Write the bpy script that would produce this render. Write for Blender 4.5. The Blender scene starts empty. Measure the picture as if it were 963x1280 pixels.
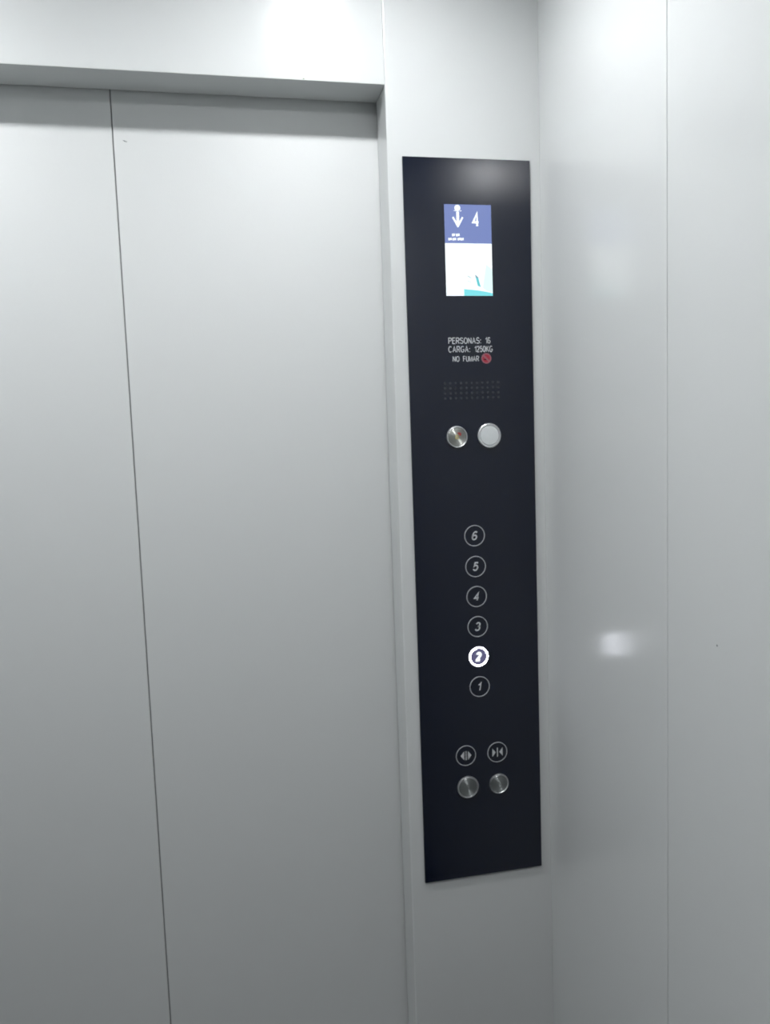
import bpy, bmesh, math
from mathutils import Matrix, Vector

S = bpy.context.scene
COL = S.collection
PI = math.pi

# ------------------------------------------------------------------ measures
EYE = 1.457                       # lens height above the car floor
XR, XL = 0.6387, -0.957           # inner faces of the side walls
YB = -1.80                        # inner face of the rear wall
ZC = 2.412                        # ceiling
OX0, OX1 = -0.655, 0.3368         # door opening
OZ = 2.1004                       # underside of the header
JD = 0.082                        # jamb depth
DY = 0.0885                       # front face of the door leaves
DT = 0.032                        # leaf thickness
GAPX = -0.1592                    # where the two leaves meet
PX, PZ = 0.4905, 0.5473           # control panel: centre line, lower edge
PW, PH, PT = 0.2524, 1.4257, 0.005


# ------------------------------------------------------------------ materials
def new_mat(name):
    m = bpy.data.materials.new(name)
    m.use_nodes = True
    nt = m.node_tree
    return m, nt, nt.nodes['Principled BSDF']


def plain(name, col, rough=0.5, metal=0.0, spec=0.5, coat=0.0, coat_rough=0.05):
    m, nt, b = new_mat(name)
    b.inputs['Base Color'].default_value = (*col, 1)
    b.inputs['Roughness'].default_value = rough
    b.inputs['Metallic'].default_value = metal
    b.inputs['Specular IOR Level'].default_value = spec
    b.inputs['Coat Weight'].default_value = coat
    b.inputs['Coat Roughness'].default_value = coat_rough
    return m


def glow(name, col, strength):
    m, nt, b = new_mat(name)
    b.inputs['Base Color'].default_value = (0.02, 0.02, 0.02, 1)
    b.inputs['Roughness'].default_value = 0.4
    b.inputs['Emission Color'].default_value = (*col, 1)
    b.inputs['Emission Strength'].default_value = strength
    return m


def paint(name, col, rough, bump=0.03, scale=260, spec=0.42):
    """powder coated sheet steel: fine orange peel in the gloss"""
    m, nt, b = new_mat(name)
    N = nt.nodes
    tc = N.new('ShaderNodeTexCoord')
    n1 = N.new('ShaderNodeTexNoise')
    n1.inputs['Scale'].default_value = scale
    n1.inputs['Detail'].default_value = 2
    nt.links.new(tc.outputs['Object'], n1.inputs['Vector'])
    bp = N.new('ShaderNodeBump')
    bp.inputs['Strength'].default_value = bump
    bp.inputs['Distance'].default_value = 0.002
    nt.links.new(n1.outputs['Fac'], bp.inputs['Height'])
    nt.links.new(bp.outputs['Normal'], b.inputs['Normal'])
    b.inputs['Base Color'].default_value = (*col, 1)
    b.inputs['Roughness'].default_value = rough
    b.inputs['Specular IOR Level'].default_value = spec
    return m


def spun_metal(name, col, rough, aniso):
    """lathe-turned metal: fine concentric grooves"""
    m, nt, b = new_mat(name)
    N = nt.nodes
    tc = N.new('ShaderNodeTexCoord')
    ln = N.new('ShaderNodeVectorMath')
    ln.operation = 'LENGTH'
    nt.links.new(tc.outputs['Object'], ln.inputs[0])
    ns = N.new('ShaderNodeTexNoise')
    ns.noise_dimensions = '1D'
    ns.inputs['Scale'].default_value = 2600
    nt.links.new(ln.outputs['Value'], ns.inputs['W'])
    mr = N.new('ShaderNodeMapRange')
    mr.inputs['To Min'].default_value = rough - 0.05
    mr.inputs['To Max'].default_value = rough + 0.05
    nt.links.new(ns.outputs['Fac'], mr.inputs['Value'])
    nt.links.new(mr.outputs['Result'], b.inputs['Roughness'])
    tg = N.new('ShaderNodeTangent')
    tg.direction_type = 'RADIAL'
    tg.axis = 'Y'
    nt.links.new(tg.outputs['Tangent'], b.inputs['Tangent'])
    b.inputs['Base Color'].default_value = (*col, 1)
    b.inputs['Metallic'].default_value = 1.0
    b.inputs['Anisotropic'].default_value = aniso
    b.inputs['Anisotropic Rotation'].default_value = 0.25
    return m


PAINT = (0.570, 0.588, 0.588)
M_wall = paint('grey_powder_coat', PAINT, 0.20)
M_door = paint('grey_door_paint', PAINT, 0.47, bump=0.05, scale=320, spec=0.9)
M_ceil = paint('ceiling_paint', (0.62, 0.64, 0.64), 0.5)
M_back = paint('rear_wall_paint', (0.035, 0.036, 0.038), 0.35)
M_rubber = plain('dark_rubber', (0.20, 0.205, 0.205), 0.7)
M_gapdark = plain('dark_backing', (0.12, 0.125, 0.125), 0.7)
M_steel = plain('satin_steel', (0.62, 0.63, 0.63), 0.28, 1.0)
M_ring = plain('polished_ring_steel', (0.80, 0.81, 0.82), 0.32, 1.0)
M_spun = spun_metal('turned_steel', (0.52, 0.53, 0.50), 0.40, 0.97)
M_spun_dark = spun_metal('turned_steel_dark', (0.38, 0.40, 0.40), 0.42, 0.97)  # darker, slightly rougher turned steel for the lower buttons and bell clapper
M_plate = paint('black_panel_glass', (0.001, 0.0036, 0.014), 0.12, bump=0.03, scale=500)
M_plate.node_tree.nodes['Principled BSDF'].inputs['Specular IOR Level'].default_value = 0.60
M_plate2 = plain('black_touch_glass', (0.003, 0.004, 0.006), 0.16, 0.0, 0.5)
M_dimple = plain('speaker_hole_lip', (0.022, 0.026, 0.032), 0.5)
M_print = plain('pale_grey_print', (0.50, 0.52, 0.53), 0.55)
M_print_dim = plain('grey_ring_print', (0.36, 0.375, 0.39), 0.5)
M_red = plain('red_print', (0.33, 0.012, 0.035), 0.5)
M_redlight = plain('pinkish_red_print', (0.27, 0.10, 0.12), 0.5)
M_redbell = plain('red_enamel', (0.34, 0.06, 0.05), 0.4)
M_yellow = plain('yellow_enamel', (0.50, 0.43, 0.16), 0.4)
M_lens = plain('frosted_grey_lens', (0.60, 0.63, 0.64), 0.5)
M_engrave = plain('engraved_mark', (0.62, 0.63, 0.62), 0.2, 1.0)
M_scuff = plain('grey_scuff', (0.22, 0.235, 0.24), 0.6)
M_speck = plain('olive_speck', (0.16, 0.19, 0.11), 0.6)
M_lampring = plain('white_lamp_ring', (0.75, 0.75, 0.74), 0.4)
M_lit = glow('lit_button_white', (0.90, 0.92, 1.0), 52.0)
M_litrim = glow('lit_button_rim', (0.86, 0.88, 1.0), 1.1)
M_litdisc = glow('lit_button_inner', (0.10, 0.095, 0.20), 0.9)
M_band = glow('screen_blue', (0.16, 0.22, 0.51), 1.0)
M_white = glow('screen_white', (0.93, 1.0, 1.03), 1.15)
M_glyph = glow('screen_glyph', (0.93, 0.98, 1.0), 1.15)
M_cyan = glow('screen_cyan', (0.20, 0.80, 0.86), 0.95)
M_teal = glow('screen_teal', (0.14, 0.70, 0.76), 0.85)
M_slate = glow('screen_slate', (0.16, 0.27, 0.36), 1.0)
M_pale = glow('screen_pale_grey', (0.50, 0.66, 0.66), 1.0)
M_palecyan = glow('screen_pale_cyan', (0.78, 1.0, 1.0), 1.0)

# floor: dark speckled vinyl
M_floor, nt, b = new_mat('dark_speckled_vinyl')
vz = nt.nodes.new('ShaderNodeTexVoronoi')
vz.inputs['Scale'].default_value = 180
cr = nt.nodes.new('ShaderNodeValToRGB')
cr.color_ramp.elements[0].color = (0.05, 0.05, 0.05, 1)
cr.color_ramp.elements[1].color = (0.02, 0.02, 0.021, 1)
tcf = nt.nodes.new('ShaderNodeTexCoord')
nt.links.new(tcf.outputs['Object'], vz.inputs['Vector'])
nt.links.new(vz.outputs['Distance'], cr.inputs['Fac'])
nt.links.new(cr.outputs['Color'], b.inputs['Base Color'])
b.inputs['Roughness'].default_value = 0.5


# ------------------------------------------------------------------ mesh helpers
def add_box(bm, x0, x1, y0, y1, z0, z1, bevel=0.0, seg=3, edges=None):
    r = bmesh.ops.create_cube(bm, size=1.0)
    vs = r['verts']
    for v in vs:
        v.co = Vector((x0 if v.co.x < 0 else x1, y0 if v.co.y < 0 else y1, z0 if v.co.z < 0 else z1))
    if bevel > 0:
        es = set()
        for v in vs:
            for e in v.link_edges:
                a, c = e.verts[0].co, e.verts[1].co
                if edges is None or edges((a + c) / 2, c - a):
                    es.add(e)
        bmesh.ops.bevel(bm, geom=list(es), offset=bevel, segments=seg, profile=0.5, affect='EDGES', clamp_overlap=True)


def add_lathe(bm, prof, n=64, cx=0.0, cz=0.0):
    """profile [(r, y)] turned round the Y axis, closed profile not required"""
    rings = []
    for r, y in prof:
        if r < 1e-7:
            rings.append([bm.verts.new((cx, y, cz))])
        else:
            rings.append([bm.verts.new((cx + r * math.cos(2 * PI * i / n), y, cz + r * math.sin(2 * PI * i / n))) for i in range(n)])
    for a, c in zip(rings, rings[1:]):
        if len(a) == 1 and len(c) == 1:
            continue
        for i in range(n):
            j = (i + 1) % n
            if len(a) == 1:
                bm.faces.new((a[0], c[j], c[i]))
            elif len(c) == 1:
                bm.faces.new((a[i], a[j], c[0]))
            else:
                bm.faces.new((a[i], a[j], c[j], c[i]))


def add_disc(bm, r, y0, y1, cx=0.0, cz=0.0, n=48, edge=0.0):
    """solid disc from y0 (back, on the surface) out to y1 (front, y1 < y0)"""
    e = edge
    add_lathe(bm, [(0, y0), (r, y0), (r, y1 + e), (r - e, y1), (0, y1)] if e > 0 else [(0, y0), (r, y0), (r, y1), (0, y1)], n, cx, cz)


def add_ring(bm, ro, ri, y0, y1, cx=0.0, cz=0.0, n=64, edge=0.0):
    e = edge
    add_lathe(bm, [(ro, y0), (ro, y1 + e), (ro - e, y1), (ri + e, y1), (ri, y1 + e), (ri, y0), (ro, y0)], n, cx, cz)


def add_poly(bm, pts, y0, y1):
    a = [bm.verts.new((x, y1, z)) for x, z in pts]
    c = [bm.verts.new((x, y0, z)) for x, z in pts]
    bm.faces.new(a)
    bm.faces.new(list(reversed(c)))
    n = len(pts)
    for i in range(n):
        j = (i + 1) % n
        bm.faces.new((a[j], a[i], c[i], c[j]))


def obj(name, bm, mat, parent=None, loc=(0, 0, 0), smooth=False, label=None):
    bmesh.ops.remove_doubles(bm, verts=bm.verts[:], dist=1e-7)
    bmesh.ops.recalc_face_normals(bm, faces=bm.faces[:])
    me = bpy.data.meshes.new(name)
    bm.to_mesh(me)
    bm.free()
    if smooth:
        for p in me.polygons:
            p.use_smooth = True
        me.set_sharp_from_angle(angle=math.radians(32))
    me.materials.append(mat)
    o = bpy.data.objects.new(name, me)
    COL.objects.link(o)
    o.location = loc
    if parent is not None:
        o.parent = parent
    if label:
        o['label'] = label
    return o


def struct(name, bm, mat, label, cat, parent=None):
    o = obj(name, bm, mat, parent)
    o['kind'] = 'structure'
    o['label'] = label
    o['category'] = cat
    return o


def _arc(cx, cy, rx, ry, a0, a1, n=14):
    return [(cx + rx * math.cos(math.radians(a0 + (a1 - a0) * i / n)), cy + ry * math.sin(math.radians(a0 + (a1 - a0) * i / n))) for i in range(n + 1)]


# plain grotesque capitals and figures as pen strokes in a unit box (centre lines)
GLYPHS = {
    'P': (.60, [[(0, 0), (0, 1), (.32, 1)] + _arc(.32, .74, .28, .26, 90, -90) + [(0, .48)]]),
    'E': (.56, [[(.56, 1), (0, 1), (0, 0), (.56, 0)], [(0, .52), (.50, .52)]]),
    'R': (.62, [[(0, 0), (0, 1), (.33, 1)] + _arc(.33, .745, .29, .255, 90, -90) + [(0, .49)], [(.30, .49), (.62, 0)]]),
    'S': (.60, [_arc(.30, .755, .28, .245, 20, 225, 16) + _arc(.30, .26, .30, .26, 55, -160, 16)]),
    'O': (.70, [_arc(.35, .5, .35, .5, 90, 450, 28)]),
    'N': (.60, [[(0, 0), (0, 1)], [(0, 1), (.60, 0)], [(.60, 0), (.60, 1)]]),
    'A': (.68, [[(0, 0), (.34, 1), (.68, 0)], [(.13, .36), (.55, .36)]]),
    'C': (.66, [_arc(.35, .5, .35, .5, 48, 312, 24)]),
    'G': (.70, [_arc(.35, .5, .35, .5, 50, 350, 24) + [(.69, .45), (.40, .45)]]),
    'K': (.62, [[(0, 0), (0, 1)], [(.60, 1), (.02, .38)], [(.22, .60), (.62, 0)]]),
    'F': (.54, [[(0, 0), (0, 1), (.54, 1)], [(0, .52), (.46, .52)]]),
    'U': (.60, [[(0, 1), (0, .32)] + _arc(.30, .32, .30, .32, 180, 360) + [(.60, 1)]]),
    'M': (.74, [[(0, 0), (0, 1)], [(0, 1), (.37, .04), (.74, 1)], [(.74, 1), (.74, 0)]]),
    '0': (.54, [_arc(.27, .5, .27, .5, 90, 450, 28)]),
    '1': (.30, [[(.30, 0), (.30, 1), (.20, .84), (0, .72)]]),
    '2': (.54, [_arc(.27, .73, .27, .27, 170, -35, 14) + [(.02, .06), (.02, 0), (.54, 0)]]),
    '3': (.54, [_arc(.26, .755, .24, .245, 160, -90, 14), _arc(.26, .265, .28, .265, 90, -160, 16)]),
    '4': (.60, [[(.44, 0), (.44, 1), (0, .30), (.60, .30)]]),
    '5': (.54, [[(.50, 1), (.10, 1), (.03, .50)] + _arc(.26, .33, .28, .33, 130, -155, 18)]),
    '6': (.54, [_arc(.29, .70, .24, .30, 32, 88, 6) + _arc(.29, .5, .29, .5, 92, 180, 10) + _arc(.27, .28, .27, .28, 180, 540, 24)]),
    ':': (.10, [[(.05, 0), (.05, .14)], [(.05, .54), (.05, .68)]]),
}


def add_stroke(bm, pts, w, y0, y1, put):
    """a pen line of width w with mitred corners, standing y0..y1"""
    P = [Vector(p) for p in pts]
    closed = (P[0] - P[-1]).length < 1e-6
    if closed:
        P = P[:-1]
    n = len(P)
    L, R = [], []
    for i in range(n):
        a = P[i] - P[i - 1] if (i > 0 or closed) else P[1] - P[0]
        c = P[(i + 1) % n] - P[i] if (i < n - 1 or closed) else P[-1] - P[-2]
        a, c = a.normalized(), c.normalized()
        na, nc = Vector((-a.y, a.x)), Vector((-c.y, c.x))
        mv = na + nc
        mv = mv.normalized() if mv.length > .2 else na
        k = min(1 / max(mv.dot(na), .3), 1.9)
        L.append(P[i] + mv * (w / 2 * k))
        R.append(P[i] - mv * (w / 2 * k))
    cols = [[bm.verts.new((*put(q),)) for q in ((l, y1), (r, y1), (r, y0), (l, y0))] for l, r in zip(L, R)]
    for i in range(n if closed else n - 1):
        a, c = cols[i], cols[(i + 1) % n]
        for k in range(4):
            bm.faces.new((a[k], a[(k + 1) % 4], c[(k + 1) % 4], c[k]))
    if not closed:
        bm.faces.new(cols[0])
        bm.faces.new(list(reversed(cols[-1])))


def add_text(bm, s, x0, x1, z0, z1, y0, y1, shear=0.0, pen=0.15, gap=0.26):
    """characters fitted into the box x0..x1, z0..z1 (before shear), standing y0..y1 on the surface"""
    total = sum(GLYPHS[c][0] for c in s) + gap * (len(s) - 1)
    H = z1 - z0
    w = pen * H
    sx = (x1 - x0 - w) / total
    sz = H - w
    zm = (z0 + z1) / 2
    px = x0 + w / 2

    def put(q):
        v, y = q
        return (v.x + shear * (v.y - zm), y, v.y)
    for c in s:
        gw, strokes = GLYPHS[c]
        for st in strokes:
            add_stroke(bm, [(px + x * sx, z0 + w / 2 + z * sz) for x, z in st], w, y0, y1, put)
        px += (gw + gap) * sx


def B():
    return bmesh.new()


# ------------------------------------------------------------------ the car shell
bm = B(); add_box(bm, XL - .04, XR + .04, YB - .04, .20, -.05, 0)
struct('floor', bm, M_floor, 'dark speckled lift floor', 'floor')
bm = B(); add_box(bm, XL - .04, XR + .04, YB - .04, .20, ZC, ZC + .04)
struct('ceiling', bm, M_ceil, 'pale lift ceiling above the door header', 'ceiling')

vertical = lambda mid, d: abs(d.z) > abs(d.x) + abs(d.y)

# return panel that carries the control panel, folded back into the door jamb
bm = B(); add_box(bm, OX1, XR + .001, 0, JD, 0, ZC, bevel=.0022, edges=lambda mid, d: vertical(mid, d) and mid.x < .5)
struct('wall_front_right', bm, M_wall, 'narrow grey steel return wall between doorway and corner, carrying the black panel', 'wall')
bm = B(); add_box(bm, XL + .0012, OX0, 0, JD, 0, ZC, bevel=.0022, edges=vertical)
struct('wall_front_left', bm, M_wall, 'narrow grey steel return wall on the far side of the doorway', 'wall')
# header over the doors
bm = B(); add_box(bm, OX0 + .0001, OX1 - .0001, 0, JD, OZ, ZC, bevel=.0012)
hd = struct('wall_front_header', bm, M_wall, 'grey steel header spanning above both door leaves', 'wall')
bm = B(); add_poly(bm, [(.1845, 2.1030), (.1868, 2.1040), (.1888, 2.1034), (.1870, 2.1022)], .0002, -.0003)
obj('paint_speck', bm, M_speck, hd, label='tiny olive speck on the lower edge of the header')

# side wall on the right: sheet panels hung side by side with a fine joint
bm = B(); add_box(bm, XR + .016, XR + .04, YB, .10, 0, ZC)
wr = struct('wall_right', bm, M_gapdark, 'grey painted steel side wall to the right of the corner', 'wall')
ys = [.0005, -.4477, -1.1239, YB]
for k in range(3):
    bm = B(); add_box(bm, XR, XR + .0155, ys[k + 1] + .0005, ys[k] - .0005, 0, ZC, bevel=.0019, edges=vertical)
    w = obj('wall_panel', bm, M_wall, wr)
    w['kind'] = 'structure'
    if k == 1:
        bm = B(); add_disc(bm, .0016, 0, -.0003, n=14)
        d = obj('scuff', bm, M_scuff, w, loc=(XR, -.569, EYE - .2956), label='small dark dot on the side wall')
        d.rotation_euler = (0, 0, -PI / 2)

bm = B(); add_box(bm, XL - .04, XL, YB, .10, 0, ZC)
struct('wall_left', bm, M_wall, 'grey painted steel side wall to the left of the doorway', 'wall')
bm = B(); add_box(bm, XL - .04, XR + .04, YB - .04, YB, 0, ZC)
struct('wall_back', bm, M_back, 'grey painted rear wall facing the doors', 'wall')

# door leaves: two sheet steel leaves meeting in a dark slit
LEAF_TOP = 2.16
bm = B(); add_box(bm, OX0 - .03, GAPX - .0012, DY, DY + DT, .008, LEAF_TOP, bevel=.0012, edges=vertical)
d1 = struct('door_1', bm, M_door, 'left grey steel lift door leaf, cut off by the left edge of the photo', 'door')
bm = B(); add_box(bm, GAPX - .0018, GAPX + .0012, DY + .002, DY + DT - .002, .008, LEAF_TOP)
obj('door_seal', bm, M_rubber, d1, label='dark rubber strip in the slit between the leaves')
bm = B(); add_box(bm, GAPX + .0012, OX1 + .03, DY, DY + DT, .008, LEAF_TOP, bevel=.0012, edges=vertical)
d2 = struct('door_2', bm, M_door, 'right grey steel lift door leaf beside the jamb and control panel', 'door')
bm = B(); add_poly(bm, [(-.1424, 2.0146), (-.1392, 2.0150), (-.1360, 2.0132), (-.1340, 2.0130), (-.1354, 2.0114), (-.1386, 2.0122)], DY + .0002, DY - .0003)
obj('scuff', bm, M_scuff, d2, label='small grey scuff near the top of the leaf')
bm = B(); add_box(bm, OX0, OX1, -.02, .20, 0, .006)
struct('trim_1', bm, M_steel, 'steel door sill along the floor of the doorway', 'sill')

# ------------------------------------------------------------------ ceiling downlights
def downlight(x, y, power, lab):
    t = bpy.data.objects.new('ceiling_light', None)
    COL.objects.link(t)
    t.location = (x, y, ZC)
    t['label'] = lab
    t['category'] = 'ceiling light'
    t['group'] = 'round downlights in the lift ceiling'
    bm = B(); add_ring(bm, .054, .043, .001, -.0095, n=48, edge=.002)
    f = obj('frame', bm, M_lampring, t, smooth=True); f.rotation_euler = (PI / 2, 0, 0)
    bm = B(); add_disc(bm, .0435, .001, -.003, n=48)
    g = obj('diffuser', bm, glow('lamp_diffuser', (0.98, 0.99, 1.0), power), t, label='glowing white diffuser'); g.rotation_euler = (PI / 2, 0, 0)
    return t


for x, y, power, where in ((.25, -.40, 405, 'on the right, by the door wall'), (.25, -1.40, 760, 'on the right, by the rear wall'),
                           (-.66, -.40, 550, 'on the left, by the door wall'), (-.66, -1.40, 70, 'on the left, by the rear wall')):
    downlight(x, y, power, 'round ceiling downlight ' + where)

# ------------------------------------------------------------------ control panel
cp = bpy.data.objects.new('control_panel', None)
COL.objects.link(cp)
cp.location = (PX, 0, PZ)
cp['label'] = 'tall black lift control panel on the grey return wall, with lit screen and floor buttons'
cp['category'] = 'control panel'
F = -PT                                            # front face of the plate, local y

bm = B(); add_box(bm, -PW / 2, PW / 2, F, -.0001, 0, PH, bevel=.0009, seg=3)
obj('faceplate', bm, M_plate, cp)

# --- display
SX0, SX1, SZ0, SZ1, SZM = -.0482, .0450, 1.1706, 1.3405, 1.2686
bm = B(); add_box(bm, SX0 - .0012, SX1 + .0012, F - .0004, F + .0005, SZ0 - .0012, SZ1 + .0012)
scr = obj('display_screen', bm, M_plate2, cp, label='lit upright display with arrow and floor number over a pale picture')
y0, y1, y2 = F - .0004, F - .0008, F - .0011
bm = B(); add_box(bm, SX0, SX1, y1, y0, SZM, SZ1)
obj('status_band', bm, M_band, scr, label='blue upper band of the display')
bm = B(); add_box(bm, SX0, SX1, y1, y0, SZ0, SZM)
pic = obj('picture', bm, M_white, scr, label='overexposed white and cyan picture on the display')
# direction arrow, drawn as one outline
cx, tz, bz = -.0218, 1.3272, 1.2980
bm = B()
add_poly(bm, [(cx - .0027, tz), (cx + .0027, tz), (cx + .0027, 1.3085), (cx + .0085, 1.3180), (cx + .0112, 1.3160),
              (cx + .0008, bz), (cx - .0008, bz), (cx - .0112, 1.3160), (cx - .0085, 1.3180), (cx - .0027, 1.3085)], y1, y2)
obj('direction_arrow', bm, M_glyph, scr, label='white arrow pointing down')
bm = B()
add_disc(bm, .0058, y1, y2, cx=-.0221, cz=1.3338, n=32)
for sx in (-1, 1):
    add_poly(bm, [(cx + sx * .0040, 1.3285), (cx + sx * .0074, 1.3296), (cx + sx * .0080, 1.3287), (cx + sx * .0040, 1.3275)][::sx], y1, y2)
obj('round_icon', bm, M_glyph, scr, label='small white round icon above the arrow')
bm = B(); add_text(bm, '4', .0066, .0216, 1.2988, 1.3272, y1, y2, shear=.0, pen=.15)
obj('floor_numeral', bm, M_glyph, scr, label='white numeral 4 on the display')
# two rows of minute, blurred figures
bm = B()
for a, c, n, z0, z1 in ((-.0342, -.0277, 2, 1.2812, 1.2866), (-.0264, -.0185, 2, 1.2812, 1.2866),
                        (-.0418, -.0342, 2, 1.2735, 1.2785), (-.0333, -.0255, 2, 1.2735, 1.2785), (-.0234, -.0106, 4, 1.2736, 1.2788)):
    w = (c - a) / n
    for i in range(n):
        x = a + i * w
        add_box(bm, x + w * .04, x + w * .90, y2, y1, z0 + (z1 - z0) * (.16 if i % 2 else .04), z1 - (z1 - z0) * (.05 if i % 2 == 0 else .0))
obj('date_text', bm, M_glyph, scr, label='two rows of tiny blurred white figures')
bm = B(); add_poly(bm, [(-.0128, SZ0), (SX1, SZ0), (SX1, 1.1752), (.0330, 1.1780), (.0150, 1.1808), (-.0128, 1.1832)], y1, y2)
obj('cyan_ground', bm, M_cyan, pic)
bm = B(); add_poly(bm, [(.0104, 1.2076), (.0158, 1.2060), (.0212, 1.1868), (.0150, 1.1893)], y1, y2)
obj('teal_block', bm, M_teal, pic)
bm = B(); add_poly(bm, [(.0100, 1.2108), (.0162, 1.2052), (.0168, 1.2032), (.0108, 1.2062)], y2, y2 - .0001)
obj('dark_cap', bm, M_slate, pic)
bm = B()
add_poly(bm, [(-.0056, 1.2092), (.0026, 1.2048), (.0022, 1.2030), (-.0058, 1.2074)], y1, y2)
add_poly(bm, [(-.0064, 1.1996), (.0030, 1.1960), (.0028, 1.1950), (-.0064, 1.1986)], y1, y2)
obj('grey_lines', bm, M_pale, pic)
bm = B(); add_poly(bm, [(.0330, 1.2300), (SX1, 1.2200), (SX1, 1.1766), (.0330, 1.1800), (.0250, 1.1850)], y1, y1 - .00015)
obj('pale_slope', bm, M_palecyan, pic)

# --- printed legend
py0, py1 = F + .0002, F - .0003


def legend(words, z0, z1, lab):
    bm = B()
    for s, x0, x1 in words:
        add_text(bm, s, x0, x1, z0, z1, py0, py1, pen=.125)
    return obj('legend_text', bm, M_print, cp, label=lab)


t = legend([('PERSONAS:', -.0468, .0196), ('16', .0277, .0384)], 1.0797, 1.0920, 'white print reading PERSONAS: 16')
t = legend([('CARGA:', -.0472, -.0032), ('1250KG', .0056, .0426)], 1.0634, 1.0757, 'white print reading CARGA: 1250KG')
t = legend([('NO', -.0390, -.0252), ('FUMAR', -.0181, .0144)], 1.0457, 1.0567, 'white print reading NO FUMAR')
bm = B(); add_ring(bm, .0102, .0078, py0, py1, n=40)
ns = obj('no_smoking_symbol', bm, M_redlight, cp, loc=(.0292, 0, 1.0515), label='round red no smoking symbol')
bm = B(); add_disc(bm, .0078, py0, py0 - .0003, n=40)
obj('field', bm, M_red, ns)
bm = B()
d = .0012
add_poly(bm, [(-.0056 - d, .0056 - d), (-.0056 + d, .0056 + d), (.0056 + d, -.0056 + d), (.0056 - d, -.0056 - d)][::-1], py0, py1)
obj('slash', bm, M_redlight, ns)
bm = B(); add_box(bm, -.0050, .0034, py1 + .0001, py0, -.0030, -.0012); add_box(bm, .0040, .0052, py1 + .0001, py0, -.0030, -.0012)
obj('cigarette', bm, M_plate2, ns)

# --- loudspeaker holes, four rows of eleven
bm = B()
for r in range(4):
    for c in range(11):
        x = -.0560 + .1085 * c / 10
        z = 1.0050 - .0290 * r / 3
        add_lathe(bm, [(.0025, F + .0001), (.0025, F - .0002), (.0022, F - .0004), (.0008, F - .0004), (.0006, F - .0001), (0, F - .0001)], 16, x, z)
obj('speaker_grille', bm, M_dimple, cp, smooth=True, label='four faint rows of speaker holes')


# --- round metal push buttons
def metal_button(name, x, z, ro, ri, face_mat, lab, depth=.0040, ring_mat=None):
    bm = B()
    add_lathe(bm, [(0, F + .0005), (ri - .0002, F + .0005), (ri - .0002, F - depth + .0010), (ri - .0012, F - depth + .0002), (ri * .5, F - depth - .0001), (0, F - depth - .0002)], 64)
    o = obj(name, bm, face_mat, cp, loc=(x, 0, z), smooth=True, label=lab)
    bm = B()
    add_lathe(bm, [(ro, F + .0002), (ro, F - depth * .45), (ro - .0007, F - depth * .85), (ro - .0018, F - depth), (ri + .0006, F - depth + .0003), (ri, F - depth + .0012), (ri, F + .0002), (ro, F + .0002)], 64)
    obj('bezel', bm, ring_mat or M_ring, o, smooth=True, label='raised steel bezel')
    return o


al = metal_button('alarm_button', -.0350, .9012, .0214, .0182, M_spun, 'round steel alarm button with bell mark, upper left of the pair')
yf = F - .0041
bm = B()
bell = [(-.0024, .0044), (.0006, .0044), (.0024, .0010), (.0034, -.0040), (-.0046, -.0040), (-.0036, .0010)]
add_poly(bm, bell[::-1], yf, yf - .0003)
bl = obj('bell_mark', bm, M_yellow, al, label='yellow enamel bell')
bm = B(); add_poly(bm, [(-.0008, .0020), (.0008, .0000), (.0006, -.0022), (-.0020, -.0022), (-.0022, .0000)][::-1], yf - .0002, yf - .0005)
add_box(bm, -.0030, .0018, yf - .0003, yf, -.0064, -.0052)
obj('bell_clapper', bm, M_spun_dark, al)
bm = B()
pts = [(.0036 + .0048 * math.cos(a), .0052 + .0040 * math.sin(a)) for a in [PI * (-.35 + 1.15 * i / 12) for i in range(13)]]
add_poly(bm, pts[::-1], yf, yf - .0003)
obj('red_mark', bm, M_redbell, al, label='red enamel mark beside the bell')

metal_button('push_button', .0306, .9017, .0244, .0192, M_lens, 'round button with plain pale grey face, upper right of the pair', depth=.0055)


def engrave(o, shapes):
    bm = B()
    for x, z, w, h in shapes:
        add_box(bm, x - w / 2, x + w / 2, F - .0048, F - .0038, z - h / 2, z + h / 2)
    obj('engraved_mark', bm, M_engrave, o)


k = metal_button('metal_button', -.0312, .1921, .0229, .0192, M_spun_dark, 'larger round brushed steel button, lower left')
engrave(k, [(-.0010, .0042, .0026, .0030), (.0012, .0008, .0014, .0026), (.0018, -.0026, .0014, .0022), (.0026, .0030, .0010, .0024)])
k = metal_button('metal_button', .0352, .1913, .0208, .0180, M_spun_dark, 'smaller round brushed steel button, lower right')
engrave(k, [(-.0010, .0040, .0024, .0026), (-.0012, .0002, .0012, .0060), (.0012, .0016, .0032, .0012), (.0022, -.0012, .0012, .0026), (.0010, -.0032, .0036, .0012)])


# --- flush touch buttons: printed ring, numeral or arrows
def touch_button(name, x, z, lab, ro=.0212, w=.0017, ring_mat=None, face=None):
    bm = B(); add_disc(bm, ro - .0002, F + .0003, F - .0004, n=64)
    o = obj(name, bm, face or M_plate, cp, loc=(x, 0, z), label=lab)
    bm = B(); add_ring(bm, ro, ro - w, F + .0002, F - .0010, n=72, edge=.0002)
    obj('ring', bm, ring_mat or M_print_dim, o, smooth=True)
    return o


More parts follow.
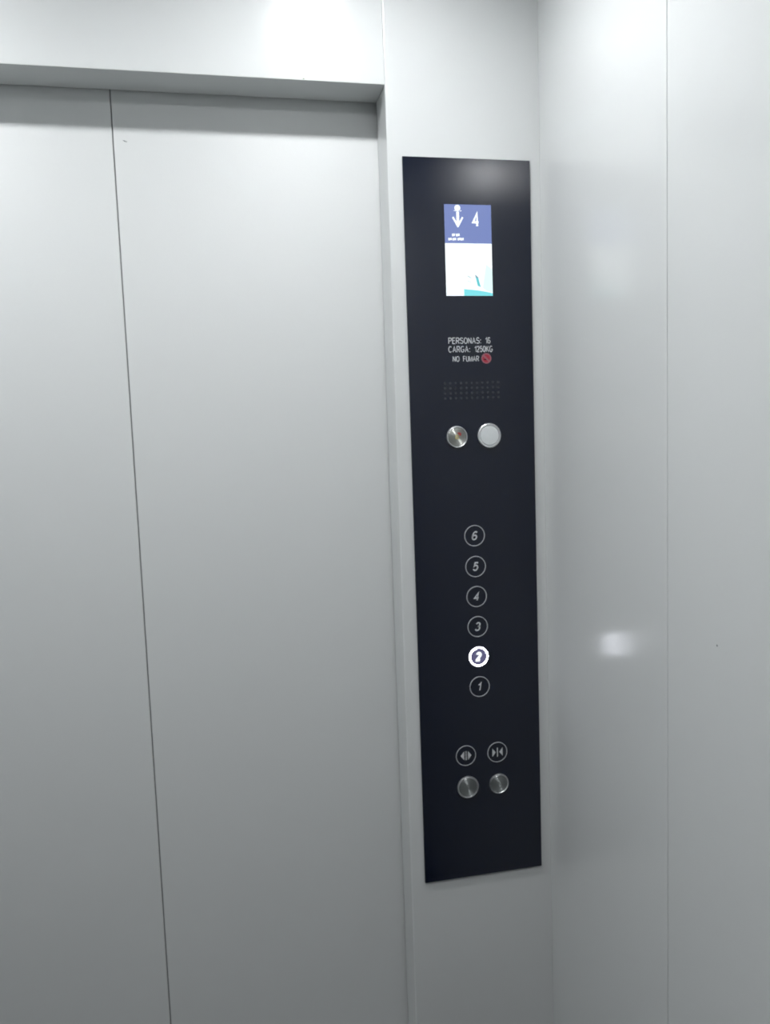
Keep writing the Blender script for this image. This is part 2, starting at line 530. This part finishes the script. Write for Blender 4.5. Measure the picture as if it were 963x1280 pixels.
YG0, YG1 = F - .0003, F - .0008
for num, x, z in (('6', -.0037, .7056), ('5', -.0031, .6438), ('4', -.0024, .5832), ('3', -.0018, .5221), ('1', -.0007, .3986)):
    o = touch_button('floor_button', x, z, 'unlit floor button ringed in grey with numeral ' + num)
    bm = B()
    hw = .0056 if num != '1' else .0036
    dx = .0003 if num != '1' else -.0006
    add_text(bm, num, -hw + dx, hw + dx, -.0090, .0090, YG0, YG1, shear=.20, pen=.155)
    obj('numeral', bm, M_print, o)
o = touch_button('floor_button', -.0013, .4606, 'lit floor button with glowing white ring and numeral 2', ro=.0208, w=.0047, ring_mat=M_litrim, face=M_litdisc)
bm = B(); add_ring(bm, .0194, .0174, F - .0004, F - .0014, n=72, edge=.0002)
obj('glowing_core', bm, M_lit, o, smooth=True, label='brightest core of the lit ring')
bm = B(); add_text(bm, '2', -.0062, .0062, -.0098, .0098, YG0, YG1, shear=.10, pen=.28)
obj('numeral', bm, M_glyph, o, label='glowing white numeral 2')


def tri(bm, x0, x1, h):
    pts = [(x0, 0), (x1, h), (x1, -h)]
    if x1 > x0:
        pts = pts[::-1]
    add_poly(bm, pts, YG0, YG1)


o = touch_button('door_open_button', -.0333, .2582, 'grey ringed button with two arrows pointing apart', w=.0015)
bm = B(); tri(bm, -.0112, -.0040, .0090); tri(bm, .0116, .0044, .0090)
add_box(bm, -.0014, -.0005, YG1, YG0, -.0094, .0094); add_box(bm, .0009, .0018, YG1, YG0, -.0094, .0094)
obj('arrows', bm, M_print, o)
o = touch_button('door_close_button', .0336, .2578, 'grey ringed button with two arrows pointing together', w=.0015)
bm = B(); tri(bm, -.0036, -.0106, .0088); tri(bm, .0042, .0112, .0088)
add_box(bm, -.0009, .0011, YG1, YG0, -.0094, .0094)
obj('arrows', bm, M_print, o)

# ------------------------------------------------------------------ camera
cam = bpy.data.cameras.new('camera')
co = bpy.data.objects.new('camera', cam)
COL.objects.link(co)
cam.sensor_fit = 'HORIZONTAL'
cam.sensor_width = 36
cam.lens = 36 * 994.466 / 963
cam.clip_start = 0.02
cam.dof.use_dof = True             # the phone's focus sits a little short of the wall
cam.dof.focus_distance = 1.10
cam.dof.aperture_fstop = 8.0
right = Vector((0.97817855, -0.20476734, -0.03517198))
up = Vector((0.05395908, 0.08689919, 0.99475472))
fwd = Vector((0.20063686, 0.97494557, -0.09605198))
m = Matrix((right, up, -fwd)).transposed().to_4x4()
m.translation = Vector((0, -1.5, EYE))
co.matrix_world = m
S.camera = co

# ------------------------------------------------------------------ world and view
w = bpy.data.worlds.new('world')
w.use_nodes = True
w.node_tree.nodes['Background'].inputs['Color'].default_value = (0, 0, 0, 1)
S.world = w
vs = S.view_settings
vs.view_transform = 'Standard'
vs.look = 'None'
vs.gamma = 1
vs.use_curve_mapping = False
vs.exposure = 0.0
